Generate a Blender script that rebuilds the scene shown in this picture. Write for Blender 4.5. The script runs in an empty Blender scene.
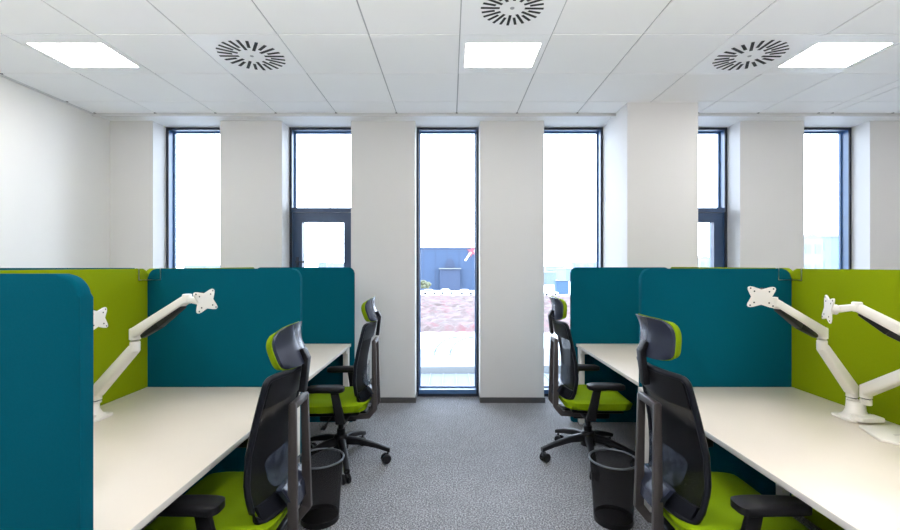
import bpy, bmesh, math, random
from mathutils import Vector, Matrix
random.seed(7)
C = bpy.context.scene.collection
PI = math.pi
F = 444.0
CAMZ = 1.48
CEIL = 3.03

# ------------------------------------------------------------------ materials
def new_mat(name):
    m = bpy.data.materials.new(name); m.use_nodes = True
    nt = m.node_tree
    return m, nt, nt.nodes['Principled BSDF']

def mat(name, col, rough=0.5, metal=0.0, noise=0.0, scale=40, bump=0.0, bscale=200, spec=0.5, sheen=0.0):
    m, nt, b = new_mat(name)
    b.inputs['Base Color'].default_value = (*col, 1)
    b.inputs['Roughness'].default_value = rough
    b.inputs['Metallic'].default_value = metal
    b.inputs['Specular IOR Level'].default_value = spec
    if sheen:
        b.inputs['Sheen Weight'].default_value = sheen
    tc = nt.nodes.new('ShaderNodeTexCoord')
    if noise:
        n = nt.nodes.new('ShaderNodeTexNoise'); n.inputs['Scale'].default_value = scale; n.inputs['Detail'].default_value = 4
        nt.links.new(tc.outputs['Object'], n.inputs['Vector'])
        r = nt.nodes.new('ShaderNodeMix'); r.data_type = 'RGBA'
        r.inputs[6].default_value = (*[c * (1 - noise) for c in col], 1)
        r.inputs[7].default_value = (*[min(1, c * (1 + noise)) for c in col], 1)
        nt.links.new(n.outputs['Fac'], r.inputs[0])
        nt.links.new(r.outputs[2], b.inputs['Base Color'])
    if bump:
        n2 = nt.nodes.new('ShaderNodeTexNoise'); n2.inputs['Scale'].default_value = bscale; n2.inputs['Detail'].default_value = 3
        nt.links.new(tc.outputs['Object'], n2.inputs['Vector'])
        bp = nt.nodes.new('ShaderNodeBump'); bp.inputs['Strength'].default_value = bump; bp.inputs['Distance'].default_value = 0.004
        nt.links.new(n2.outputs['Fac'], bp.inputs['Height'])
        nt.links.new(bp.outputs['Normal'], b.inputs['Normal'])
    return m

def see_through(name, col, alpha, rough=0.5, weave=0.0):
    """fine net: part opaque, part open, with a weave pattern in object space"""
    m, nt, b = new_mat(name)
    b.inputs['Base Color'].default_value = (*col, 1); b.inputs['Roughness'].default_value = rough; b.inputs['Specular IOR Level'].default_value = 0.12
    out = nt.nodes['Material Output']
    tr = nt.nodes.new('ShaderNodeBsdfTransparent')
    mx = nt.nodes.new('ShaderNodeMixShader')
    mx.inputs[0].default_value = alpha
    nt.links.new(tr.outputs[0], mx.inputs[1]); nt.links.new(b.outputs[0], mx.inputs[2])
    nt.links.new(mx.outputs[0], out.inputs['Surface'])
    if weave:
        tc = nt.nodes.new('ShaderNodeTexCoord')
        n = nt.nodes.new('ShaderNodeTexNoise'); n.inputs['Scale'].default_value = weave
        nt.links.new(tc.outputs['Object'], n.inputs['Vector'])
        mp = nt.nodes.new('ShaderNodeMapRange')
        mp.inputs['From Min'].default_value = 0.3; mp.inputs['From Max'].default_value = 0.7
        mp.inputs['To Min'].default_value = max(0, alpha - 0.04); mp.inputs['To Max'].default_value = min(1, alpha + 0.04)
        nt.links.new(n.outputs['Fac'], mp.inputs['Value']); nt.links.new(mp.outputs[0], mx.inputs[0])
    return m

def glass_mat(name, tint=(0.97, 0.985, 1.0), refl=0.06):
    m = bpy.data.materials.new(name); m.use_nodes = True
    nt = m.node_tree; nt.nodes.remove(nt.nodes['Principled BSDF'])
    out = nt.nodes['Material Output']
    tr = nt.nodes.new('ShaderNodeBsdfTransparent'); tr.inputs[0].default_value = (*tint, 1)
    gl = nt.nodes.new('ShaderNodeBsdfGlossy'); gl.inputs['Roughness'].default_value = 0.02
    fr = nt.nodes.new('ShaderNodeFresnel'); fr.inputs[0].default_value = 1.3
    ml = nt.nodes.new('ShaderNodeMath'); ml.operation = 'MULTIPLY'; ml.inputs[1].default_value = refl / 0.03
    cl = nt.nodes.new('ShaderNodeClamp')
    nt.links.new(fr.outputs[0], ml.inputs[0]); nt.links.new(ml.outputs[0], cl.inputs[0])
    mx = nt.nodes.new('ShaderNodeMixShader')
    nt.links.new(cl.outputs[0], mx.inputs[0]); nt.links.new(tr.outputs[0], mx.inputs[1]); nt.links.new(gl.outputs[0], mx.inputs[2])
    nt.links.new(mx.outputs[0], out.inputs['Surface'])
    return m

def emit(name, col, s):
    m, nt, b = new_mat(name)
    b.inputs['Base Color'].default_value = (0.9, 0.9, 0.9, 1)
    b.inputs['Emission Color'].default_value = (*col, 1); b.inputs['Emission Strength'].default_value = s
    return m

def carpet_mat():
    m, nt, b = new_mat('carpet')
    tc = nt.nodes.new('ShaderNodeTexCoord')
    n = nt.nodes.new('ShaderNodeTexNoise'); n.inputs['Scale'].default_value = 105; n.inputs['Detail'].default_value = 6; n.inputs['Roughness'].default_value = 0.75
    nt.links.new(tc.outputs['Object'], n.inputs['Vector'])
    cr = nt.nodes.new('ShaderNodeValToRGB')
    e = cr.color_ramp.elements
    e[0].position = 0.40; e[0].color = (0.07, 0.072, 0.082, 1)
    e[1].position = 0.61; e[1].color = (0.56, 0.57, 0.60, 1)
    x = e.new(0.5); x.color = (0.23, 0.235, 0.255, 1)
    nt.links.new(n.outputs['Fac'], cr.inputs[0])
    n2 = nt.nodes.new('ShaderNodeTexNoise'); n2.inputs['Scale'].default_value = 7; n2.inputs['Detail'].default_value = 3
    nt.links.new(tc.outputs['Object'], n2.inputs['Vector'])
    mp = nt.nodes.new('ShaderNodeMapRange'); mp.inputs['To Min'].default_value = 0.70; mp.inputs['To Max'].default_value = 0.96
    nt.links.new(n2.outputs['Fac'], mp.inputs['Value'])
    mu = nt.nodes.new('ShaderNodeMix'); mu.data_type = 'RGBA'; mu.blend_type = 'MULTIPLY'; mu.inputs[0].default_value = 1
    nt.links.new(cr.outputs[0], mu.inputs[6]); nt.links.new(mp.outputs[0], mu.inputs[7])
    nt.links.new(mu.outputs[2], b.inputs['Base Color'])
    b.inputs['Roughness'].default_value = 0.9
    b.inputs['Specular IOR Level'].default_value = 0.2
    bp = nt.nodes.new('ShaderNodeBump'); bp.inputs['Strength'].default_value = 0.5; bp.inputs['Distance'].default_value = 0.004
    nt.links.new(n.outputs['Fac'], bp.inputs['Height']); nt.links.new(bp.outputs[0], b.inputs['Normal'])
    return m

def heath_mat():
    m, nt, b = new_mat('heath')
    tc = nt.nodes.new('ShaderNodeTexCoord')
    n = nt.nodes.new('ShaderNodeTexNoise'); n.inputs['Scale'].default_value = 0.45; n.inputs['Detail'].default_value = 6; n.inputs['Roughness'].default_value = 0.7
    nt.links.new(tc.outputs['Object'], n.inputs['Vector'])
    cr = nt.nodes.new('ShaderNodeValToRGB'); e = cr.color_ramp.elements
    e[0].position = 0.33; e[0].color = (0.055, 0.040, 0.036, 1)
    e[1].position = 0.68; e[1].color = (0.095, 0.034, 0.038, 1)
    x = e.new(0.5); x.color = (0.080, 0.056, 0.053, 1)
    nt.links.new(n.outputs['Fac'], cr.inputs[0]); nt.links.new(cr.outputs[0], b.inputs['Base Color'])
    b.inputs['Roughness'].default_value = 1
    return m

M = {}
M['carpet'] = carpet_mat()
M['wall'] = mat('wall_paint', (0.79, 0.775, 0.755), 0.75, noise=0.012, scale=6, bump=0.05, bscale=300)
M['pillar'] = mat('shaded_pillar_paint', (0.70, 0.69, 0.68), 0.75, noise=0.012, scale=6, bump=0.05, bscale=300)  # wall paint darkened to carry the backlit shade of the pillars
M['backwall'] = mat('dark_low_bounce_wall', (0.07, 0.075, 0.085), 0.8, noise=0.03, scale=6)  # unseen wall, made dark to cut bounce light onto the partitions
M['tile'] = mat('ceiling_tile', (0.92, 0.92, 0.92), 0.9, noise=0.015, scale=3, bump=0.12, bscale=250)
M['tgrid'] = mat('ceiling_grid_gap', (0.45, 0.45, 0.46), 0.6, noise=0.03, scale=9)
M['plaster'] = mat('white_plaster', (0.86, 0.86, 0.86), 0.8, noise=0.01, scale=5)
M['trimgrey'] = mat('grey_edge_trim', (0.62, 0.62, 0.62), 0.5, noise=0.02, scale=5)
M['base'] = mat('dark_skirting', (0.075, 0.073, 0.075), 0.5, noise=0.1, scale=30)
M['frame'] = mat('navy_window_frame', (0.055, 0.14, 0.31), 0.38, noise=0.06, scale=12, spec=0.6)
M['sash'] = mat('shaded_navy_sash', (0.035, 0.072, 0.15), 0.4, noise=0.06, scale=12)  # frame navy darkened, shade of the room-facing sides put into the colour
M['gasket'] = mat('black_gasket', (0.015, 0.02, 0.035), 0.5, noise=0.1, scale=30)
M['glass'] = glass_mat('window_glass')
M['teal'] = mat('teal_felt', (0.0006, 0.080, 0.120), 0.95, noise=0.07, scale=220, bump=0.35, bscale=700, spec=0.05)
M['green'] = mat('lime_felt', (0.215, 0.285, 0.003), 0.92, noise=0.07, scale=220, bump=0.35, bscale=700, spec=0.05)
M['seat'] = mat('lime_seat_fabric', (0.20, 0.31, 0.003), 0.9, noise=0.08, scale=250, bump=0.4, bscale=600, spec=0.08)
M['desk'] = mat('ivory_laminate', (0.72, 0.65, 0.565), 0.35, noise=0.015, scale=8)
M['deskedge'] = mat('desk_edge_band', (0.62, 0.60, 0.57), 0.45, noise=0.02, scale=20)
M['whitemetal'] = mat('white_powder_coat', (0.78, 0.77, 0.74), 0.35, noise=0.02, scale=20)
M['armwhite'] = mat('white_arm_enamel', (0.83, 0.80, 0.75), 0.32, noise=0.015, scale=15)
M['black'] = mat('black_plastic', (0.010, 0.010, 0.012), 0.42, noise=0.12, scale=60, bump=0.08, bscale=500, spec=0.2)
M['dark'] = mat('charcoal_plastic', (0.009, 0.010, 0.015), 0.36, noise=0.1, scale=60, bump=0.08, bscale=500, spec=0.18)
M['shell'] = mat('slate_headrest_shell', (0.030, 0.036, 0.060), 0.26, noise=0.06, scale=40)
M['spine'] = mat('taupe_metal_spine', (0.060, 0.052, 0.051), 0.42, metal=0.2, noise=0.05, scale=30)
M['mesh'] = see_through('black_back_mesh', (0.008, 0.008, 0.010), 0.965, 0.6, weave=300)
M['bin'] = see_through('black_wire_mesh', (0.014, 0.013, 0.014), 0.74, 0.45, weave=160)
M['lumbar'] = None
M['rim'] = mat('dark_rim_metal', (0.10, 0.11, 0.125), 0.3, metal=0.6, noise=0.05, scale=30)
M['chrome'] = mat('brushed_rod', (0.55, 0.53, 0.48), 0.3, metal=0.9, noise=0.03, scale=40)
M['fixture'] = mat('white_fixture', (0.91, 0.91, 0.915), 0.5, noise=0.01, scale=10)
M['slot'] = mat('black_slot', (0.01, 0.01, 0.01), 0.7, noise=0.1, scale=40)
M['light'] = emit('luminaire_diffuser', (1.0, 0.975, 0.945), 20.0)
M['clip'] = mat('louver_clip', (0.35, 0.35, 0.36), 0.5, noise=0.05, scale=30)
# outdoors
M['pave'] = mat('pale_paving', (0.60, 0.61, 0.62), 0.9, noise=0.08, scale=0.3)
M['heath'] = heath_mat()
M['navyclad'] = mat('blue_cladding', (0.0065, 0.0255, 0.064), 0.6, noise=0.12, scale=0.25)
M['navydark'] = mat('dark_blue_cladding', (0.006, 0.018, 0.048), 0.6, noise=0.1, scale=0.4)
M['red'] = mat('red_sign', (0.14, 0.022, 0.035), 0.5, noise=0.05, scale=2)
M['whitesign'] = mat('white_sign', (0.55, 0.58, 0.62), 0.5, noise=0.02, scale=2)
M['haze'] = mat('hazed_pale_blue', (0.10, 0.125, 0.155), 0.9, noise=0.1, scale=0.15)  # distance haze tinted into the wall colour
M['haze2'] = mat('hazed_pale_grey', (0.13, 0.14, 0.155), 0.9, noise=0.1, scale=0.15)  # greyer wall with the haze painted in as well
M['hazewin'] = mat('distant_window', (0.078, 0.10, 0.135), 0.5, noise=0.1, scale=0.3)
M['carwhite'] = mat('white_car_paint', (0.55, 0.55, 0.56), 0.3, noise=0.02, scale=2)
M['kiosk'] = mat('blue_container', (0.018, 0.052, 0.10), 0.6, noise=0.1, scale=0.8)
M['bush'] = mat('bush_leaves', (0.07, 0.075, 0.04), 0.9, noise=0.4, scale=1.5)
M['annex'] = mat('annex_grey_roof', (0.065, 0.076, 0.09), 0.8, noise=0.08, scale=0.8)
M['annexlight'] = mat('annex_light_parapet', (0.100, 0.108, 0.113), 0.8, noise=0.05, scale=0.6)

# clear lumbar plastic: glossy translucent sheet
def lumbar_mat():
    m, nt, b = new_mat('clear_lumbar_plastic')
    b.inputs['Base Color'].default_value = (0.10, 0.13, 0.20, 1); b.inputs['Roughness'].default_value = 0.10
    out = nt.nodes['Material Output']
    tr = nt.nodes.new('ShaderNodeBsdfTransparent'); mx = nt.nodes.new('ShaderNodeMixShader')
    tc = nt.nodes.new('ShaderNodeTexCoord')
    n = nt.nodes.new('ShaderNodeTexNoise'); n.inputs['Scale'].default_value = 14; n.inputs['Detail'].default_value = 2  # noise patches in the opacity stand in for glints
    nt.links.new(tc.outputs['Object'], n.inputs['Vector'])
    mp = nt.nodes.new('ShaderNodeMapRange'); mp.inputs['From Min'].default_value = 0.42; mp.inputs['From Max'].default_value = 0.6
    mp.inputs['To Min'].default_value = 0.10; mp.inputs['To Max'].default_value = 0.32
    nt.links.new(n.outputs['Fac'], mp.inputs['Value']); nt.links.new(mp.outputs[0], mx.inputs[0])
    nt.links.new(tr.outputs[0], mx.inputs[1]); nt.links.new(b.outputs[0], mx.inputs[2])
    nt.links.new(mx.outputs[0], out.inputs['Surface'])
    return m
M['lumbar'] = lumbar_mat()

# ------------------------------------------------------------------ helpers
def obj(name, bm, m, parent=None, smooth=35):
    me = bpy.data.meshes.new(name)
    bmesh.ops.recalc_face_normals(bm, faces=bm.faces)
    bm.to_mesh(me); bm.free()
    for mm in (m if isinstance(m, (list, tuple)) else [m]):
        me.materials.append(mm)
    if smooth:
        me.polygons.foreach_set('use_smooth', [True] * len(me.polygons))
        me.set_sharp_from_angle(angle=math.radians(smooth))
    o = bpy.data.objects.new(name, me); C.objects.link(o)
    if parent: o.parent = parent
    return o

def tag(o, label=None, cat=None, group=None, kind=None):
    if label: o['label'] = label
    if cat: o['category'] = cat
    if group: o['group'] = group
    if kind: o['kind'] = kind
    return o

def thing(name, label, cat, loc=(0, 0, 0), rz=0, group=None):
    o = bpy.data.objects.new(name, None); C.objects.link(o)
    o.empty_display_size = 0.1
    o.location = loc; o.rotation_euler = (0, 0, rz)
    return tag(o, label, cat, group)

def struct(name, bm, m, parent=None, smooth=35):
    o = obj(name, bm, m, parent, smooth)
    if parent is None: o['kind'] = 'structure'
    return o

def dup(root, loc=None, rz=None, label=None, group=None):
    r = root.copy(); C.objects.link(r)
    if loc is not None: r.location = loc
    if rz is not None: r.rotation_euler = (0, 0, rz)
    if label: r['label'] = label
    if group: r['group'] = group
    for ch in list(root.children):
        c = ch.copy(); C.objects.link(c); c.parent = r
        for g in list(ch.children):
            d = g.copy(); C.objects.link(d); d.parent = c
    return r

def box(bm, x0, x1, y0, y1, z0, z1, mi=0, bevel=0.0, seg=2):
    r = bmesh.ops.create_cube(bm, size=1)
    vs = r['verts']
    for v in vs:
        v.co = Vector(((x0 + x1) / 2 + v.co.x * (x1 - x0), (y0 + y1) / 2 + v.co.y * (y1 - y0), (z0 + z1) / 2 + v.co.z * (z1 - z0)))
    fs = list({f for v in vs for f in v.link_faces})
    for f in fs: f.material_index = mi
    if bevel:
        es = list({e for f in fs for e in f.edges})
        bmesh.ops.bevel(bm, geom=es, offset=bevel, segments=seg, profile=0.5, affect='EDGES', clamp_overlap=True)

def B(*a, **k):
    bm = bmesh.new(); box(bm, *a, **k); return bm

def frame_axes(d):
    d = d.normalized()
    up = Vector((0, 0, 1)) if abs(d.z) < 0.95 else Vector((1, 0, 0))
    s = d.cross(up).normalized(); u = s.cross(d).normalized()
    return d, s, u

def beam(bm, p0, p1, w0, h0, w1=None, h1=None, bevel=0.004, seg=2, side=None, mi=0):
    """tapered rectangular bar from p0 to p1; w across, h in the up direction"""
    p0 = Vector(p0); p1 = Vector(p1)
    w1 = w0 if w1 is None else w1; h1 = h0 if h1 is None else h1
    d, s, u = frame_axes(p1 - p0)
    if side is not None:
        s = Vector(side); s = (s - d * s.dot(d)).normalized(); u = s.cross(d).normalized()
    vs = []
    for p, w, h in ((p0, w0, h0), (p1, w1, h1)):
        for a, b in ((-1, -1), (1, -1), (1, 1), (-1, 1)):
            vs.append(bm.verts.new(p + s * (a * w / 2) + u * (b * h / 2)))
    fs = [bm.faces.new([vs[i] for i in q]) for q in ((3, 2, 1, 0), (4, 5, 6, 7), (0, 1, 5, 4), (1, 2, 6, 5), (2, 3, 7, 6), (3, 0, 4, 7))]
    for f in fs: f.material_index = mi
    if bevel:
        es = list({e for f in fs for e in f.edges})
        bmesh.ops.bevel(bm, geom=es, offset=bevel, segments=seg, profile=0.5, affect='EDGES', clamp_overlap=True)

def tube(bm, pts, r, n=8, closed=False, caps=True):
    pts = [Vector(p) for p in pts]
    rr = r if isinstance(r, (list, tuple)) else [r] * len(pts)
    rings = []
    N = len(pts)
    prev = None
    for i, p in enumerate(pts):
        a = pts[(i - 1) % N] if (closed or i > 0) else p
        b = pts[(i + 1) % N] if (closed or i < N - 1) else p
        d = (b - a).normalized()
        if prev is None:
            d, s, u = frame_axes(d)
        else:
            s = (prev - d * prev.dot(d)).normalized(); u = d.cross(s)
        prev = s
        rings.append([bm.verts.new(p + (s * math.cos(t) + u * math.sin(t)) * rr[i]) for t in [2 * PI * k / n for k in range(n)]])
    R = N if closed else N - 1
    for i in range(R):
        A = rings[i]; Bq = rings[(i + 1) % N]
        for k in range(n):
            bm.faces.new((A[k], A[(k + 1) % n], Bq[(k + 1) % n], Bq[k]))
    if caps and not closed:
        bm.faces.new(rings[0][::-1]); bm.faces.new(rings[-1])

def lathe(bm, prof, n=32, cx=0, cy=0, caps=True, mi=0):
    rings = []
    for r, z in prof:
        rings.append([bm.verts.new((cx + r * math.cos(2 * PI * k / n), cy + r * math.sin(2 * PI * k / n), z)) for k in range(n)])
    for A, Bq in zip(rings, rings[1:]):
        for k in range(n):
            f = bm.faces.new((A[k], A[(k + 1) % n], Bq[(k + 1) % n], Bq[k])); f.material_index = mi
    if caps:
        f = bm.faces.new(rings[0][::-1]); f.material_index = mi
        f = bm.faces.new(rings[-1]); f.material_index = mi

def cyl(bm, p0, p1, r, n=20, bevel=0.0):
    p0 = Vector(p0); p1 = Vector(p1); L = (p1 - p0)
    if bevel:
        d = L.normalized()
        tube(bm, [p0, p0 + d * bevel, p1 - d * bevel, p1], [r - bevel, r, r, r - bevel], n)
    else:
        tube(bm, [p0, p1], r, n)

def rrect(x0, x1, y0, y1, r, n=6):
    """rounded rectangle outline; r is one radius or four (x0y0, x1y0, x1y1, x0y1)"""
    r = r if isinstance(r, (list, tuple)) else [r] * 4
    out = []
    for (cx, cy, a0, q) in ((x0 + r[0], y0 + r[0], PI, r[0]), (x1 - r[1], y0 + r[1], 1.5 * PI, r[1]),
                            (x1 - r[2], y1 - r[2], 0, r[2]), (x0 + r[3], y1 - r[3], PI / 2, r[3])):
        if q <= 1e-6:
            out.append((cx, cy)); continue
        for k in range(n + 1):
            a = a0 + PI / 2 * k / n
            out.append((cx + q * math.cos(a), cy + q * math.sin(a)))
    return out

def prism(bm, outline, t0, t1, mtx=None, bevel=0.0, seg=2, mi=0):
    """extrude a 2-D outline (local xy) from z=t0 to t1, bevel rims, then transform"""
    tmp = bmesh.new()
    a = [tmp.verts.new((x, y, t0)) for x, y in outline]
    b = [tmp.verts.new((x, y, t1)) for x, y in outline]
    n = len(a)
    f0 = tmp.faces.new(a[::-1]); f1 = tmp.faces.new(b)
    for i in range(n):
        tmp.faces.new((a[i], a[(i + 1) % n], b[(i + 1) % n], b[i]))
    if bevel:
        es = list(f0.edges) + list(f1.edges)
        bmesh.ops.bevel(tmp, geom=es, offset=bevel, segments=seg, profile=0.5, affect='EDGES', clamp_overlap=True)
    for f in tmp.faces: f.material_index = mi
    if mtx is not None: bmesh.ops.transform(tmp, matrix=mtx, verts=tmp.verts)
    bmesh.ops.recalc_face_normals(tmp, faces=tmp.faces)
    me = bpy.data.meshes.new('tmp'); tmp.to_mesh(me); tmp.free()
    bm.from_mesh(me); bpy.data.meshes.remove(me)

def slab(bm, fa, fb, nu, nv):
    """closed solid between two parametric surfaces over [-1,1]^2"""
    def grid(fn):
        return [[bm.verts.new(fn(-1 + 2 * i / nu, -1 + 2 * j / nv)) for j in range(nv + 1)] for i in range(nu + 1)]
    A = grid(fa); Q = grid(fb)
    for i in range(nu):
        for j in range(nv):
            bm.faces.new((A[i][j], A[i][j + 1], A[i + 1][j + 1], A[i + 1][j]))
            bm.faces.new((Q[i][j], Q[i + 1][j], Q[i + 1][j + 1], Q[i][j + 1]))
    for i in range(nu):
        bm.faces.new((A[i][0], A[i + 1][0], Q[i + 1][0], Q[i][0]))
        bm.faces.new((A[i][nv], Q[i][nv], Q[i + 1][nv], A[i + 1][nv]))
    for j in range(nv):
        bm.faces.new((A[0][j], Q[0][j], Q[0][j + 1], A[0][j + 1]))
        bm.faces.new((A[nu][j], A[nu][j + 1], Q[nu][j + 1], Q[nu][j]))

def mtx_axes(origin, ex, ey, ez):
    m = Matrix.Identity(4)
    for i, e in enumerate((ex, ey, ez)):
        e = Vector(e)
        for k in range(3): m[k][i] = e[k]
    for k in range(3): m[k][3] = origin[k]
    return m

# ------------------------------------------------------------------ camera
cam = bpy.data.cameras.new('camera'); co = bpy.data.objects.new('camera', cam); C.objects.link(co)
co.location = (0, 0, CAMZ); co.rotation_euler = (PI / 2, 0, 0)
cam.sensor_width = 36; cam.lens = F * 36 / 900; cam.clip_start = 0.05; cam.clip_end = 1000
bpy.context.scene.camera = co

# ------------------------------------------------------------------ room shell
XL, XR, YB, YW, YG = -3.66, 6.4, -3.4, 4.776, 5.0     # left wall, right wall, back wall, pillar face, window plane
YO = 5.16
struct('floor', B(XL - 0.1, XR + 0.1, YB - 0.1, YO, -0.15, 0), M['carpet'], smooth=0)
struct('wall_left', B(XL - 0.1, XL, YB - 0.1, YO, 0, CEIL + 0.2), M['wall'], smooth=0)
struct('wall_right', B(XR, XR + 0.1, YB - 0.1, YO, 0, CEIL + 0.2), M['wall'], smooth=0)
struct('wall_back', B(XL, XR, YB - 0.1, YB, 0, CEIL + 0.2), M['backwall'], smooth=0)
WIN = [(-3.195, -2.474), (-1.807, -1.065), (-0.3765, 0.3227), (1.011, 1.721), (2.41, 3.12), (3.808, 4.518), (5.21, 5.92)]
xs = [XL] + [v for w in WIN for v in w] + [XR]
bm = bmesh.new()
for i in range(0, len(xs), 2): box(bm, xs[i], xs[i + 1], YW, YO, 0, CEIL)
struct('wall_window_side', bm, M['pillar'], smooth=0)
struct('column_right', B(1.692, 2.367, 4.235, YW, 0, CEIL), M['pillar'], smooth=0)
bm = bmesh.new()
for i in range(0, len(xs), 2):
    box(bm, xs[i], xs[i + 1], YW - 0.012, YW, 0, 0.056)
    box(bm, xs[i], xs[i] + 0.012, YW, YG, 0, 0.056) if i else None
    box(bm, xs[i + 1] - 0.0, xs[i + 1] + 0.01, YW - 0.012, YG, 0, 0.056) if i < len(xs) - 2 else None
struct('baseboard_window_side', bm, M['base'], smooth=0)
struct('baseboard_left', B(XL, XL + 0.012, YB, YW - 0.012, 0, 0.056), M['base'], smooth=0)
struct('baseboard_column', B(1.68, 2.379, 4.228, 4.235, 0, 0.056), M['base'], smooth=0)

# ceiling: tiles with real open joints under a backing sheet
T = 0.615
gx = [(0.068 + T * k, 0.068 + T * (k + 1)) for k in range(-6, 6)] + [(3.758, 3.90)] + [(3.90 + T * k, 3.90 + T * (k + 1)) for k in range(0, 4)]
gx = [(max(a, XL), min(b, XL + 0.0 if b < XL else b)) for a, b in gx]
gx = [(XL, 0.068 - 6 * T)] + gx[0:] if gx[0][0] > XL + 0.01 else gx
gx = [(a, min(b, XR)) for a, b in gx if a < XR]
YE = 4.535
gy = [(4.215, YE)] + [(4.215 - T * (k + 1), 4.215 - T * k) for k in range(0, 13)]
gy = [(max(a, YB), b) for a, b in gy if b > YB]
fix = {}
def cell(x, y):
    for i, (a, b) in enumerate(gx):
        for j, (c, d) in enumerate(gy):
            if a <= x <= b and c <= y <= d: return (i, j)
LIGHTS = [(-2.70, 3.29), (0.375, 3.29), (2.835, 3.29)]
for k in range(1, 4):
    for x in (-2.70, 0.375, 2.835): LIGHTS.append((x, 3.29 - 2.46 * k + (0.0)))
LIGHTS += [(5.2, 3.29), (5.2, 0.83), (5.2, -1.63)]
LIGHTS = [l for l in LIGHTS if l[1] > YB + 0.3]
VENTS = [(-1.47, 3.29, 0.237), (2.22, 3.29, 0.237), (0.375, 2.68, 0.19)]
for l in LIGHTS[:3]: fix[cell(l[0], l[1])] = 1
for v in VENTS: fix[cell(v[0], v[1])] = 1
bm = bmesh.new()
g = 0.0055
for i, (a, b) in enumerate(gx):
    for j, (c, d) in enumerate(gy):
        if (i, j) in fix: continue
        if b - a < 0.012: continue
        box(bm, a + g, b - g, c + g, d - g, CEIL, CEIL + 0.012, 0)
box(bm, XL, XR, YB, YE, CEIL + 0.006, CEIL + 0.03, 1)
box(bm, XL, XR, YE + 0.02, YO, CEIL, CEIL + 0.03, 2)
# little open notches where each joint meets the edge trim
for (a, b) in gx[1:]:
    box(bm, a - 0.012, a + 0.012, YE - 0.014, YE - 0.001, CEIL - 0.0015, CEIL + 0.004, 3)
for (c, d) in gy:
    if c > 2: box(bm, XL + 0.005, XL + 0.03, c - 0.014, c + 0.010, CEIL - 0.0015, CEIL + 0.004, 3)
box(bm, XL - 0.1, XR + 0.1, YB - 0.1, YO, CEIL + 0.03, CEIL + 0.2, 2)
struct('ceiling', bm, [M['tile'], M['tgrid'], M['plaster'], M['slot']], smooth=0)
struct('trim_1', B(XL, 1.692, YE, YE + 0.02, CEIL - 0.026, CEIL + 0.01), M['trimgrey'], smooth=0)
struct('trim_2', B(2.367, XR, YE, YE + 0.02, CEIL - 0.026, CEIL + 0.01), M['trimgrey'], smooth=0)
struct('trim_3', B(XL, XL + 0.02, YB, YE, CEIL - 0.012, CEIL + 0.002), M['trimgrey'], smooth=0)

# luminaires
def luminaire(x, y, label):
    i, j = cell(x, y); (a, b), (c, d) = gx[i], gy[j]
    cx, cy = (a + b) / 2, (c + d) / 2
    t = thing('ceiling_light', label, 'ceiling light', (cx, cy, CEIL), 0, 'square recessed ceiling lights')
    h = (b - a) / 2 - 0.002; hy = (d - c) / 2 - 0.002; wx, wy = 0.262, 0.188
    bm = bmesh.new()
    box(bm, -h, h, -hy, -wy, 0, 0.006); box(bm, -h, h, wy, hy, 0, 0.006)
    box(bm, -h, -wx, -wy, wy, 0, 0.006); box(bm, wx, h, -wy, wy, 0, 0.006)
    bm_f = bm
    obj('diffuser', B(-wx, wx, -wy, wy, 0.002, 0.005), M['light'], t, 0)
    bm = bm_f
    for sx in (-1, 1):
        for k in range(4):
            yy = -0.13 + k * 0.085
            xx = sx * (0.225)
            box(bm, xx - 0.014, xx + 0.014, yy - 0.005, yy + 0.005, -0.003, 0.003, 1)
    obj('light_frame', bm, [M['fixture'], M['clip']], t, 0)
    return t
LLAB = ['bright square ceiling light near the left wall', 'bright square ceiling light in the middle beside round vent', 'bright square ceiling light at the right beside round vent']
for k, (x, y) in enumerate(LIGHTS[:3]):
    luminaire(x, y, LLAB[k])

# swirl air diffusers
def vent(x, y, r, label):
    i, j = cell(x, y); (a, b), (c, d) = gx[i], gy[j]
    cx, cy = (a + b) / 2, (c + d) / 2
    t = thing('ceiling_air_vent', label, 'air vent', (cx, cy, CEIL), 0, 'round swirl air vents in the ceiling')
    h = (b - a) / 2 - 0.002; hy = (d - c) / 2 - 0.002
    bm = B(-h, h, -hy, hy, -0.001, 0.006)
    n = 24
    for k in range(n):
        an = 2 * PI * k / n + 0.02
        ri = r * (0.40 if k % 2 == 0 else 0.56); ro = r * (1.0 if k % 2 == 0 else 0.98)
        off = 0.0
        dx, dy = math.cos(an), math.sin(an); nx, ny = -dy, dx
        w = 0.0105 * r / 0.237
        pts = [(dx * ri + nx * (off - w), dy * ri + ny * (off - w)), (dx * ro + nx * (off - w), dy * ro + ny * (off - w)),
               (dx * ro + nx * (off + w), dy * ro + ny * (off + w)), (dx * ri + nx * (off + w), dy * ri + ny * (off + w))]
        prism(bm, pts, -0.003, 0.0, mi=1)
    obj('slotted_plate', bm, [M['fixture'], M['slot']], t, 0)
    bm = bmesh.new(); lathe(bm, [(0.012, -0.004), (0.014, -0.001)], 12); obj('centre_screw', bm, M['clip'], t)
vent(*VENTS[0], 'round black slotted air vent in the left ceiling tile')
vent(*VENTS[1], 'round black slotted air vent at right beside ceiling light')
vent(*VENTS[2], 'smaller round air vent cut by the top edge, above middle ceiling light')

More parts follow.
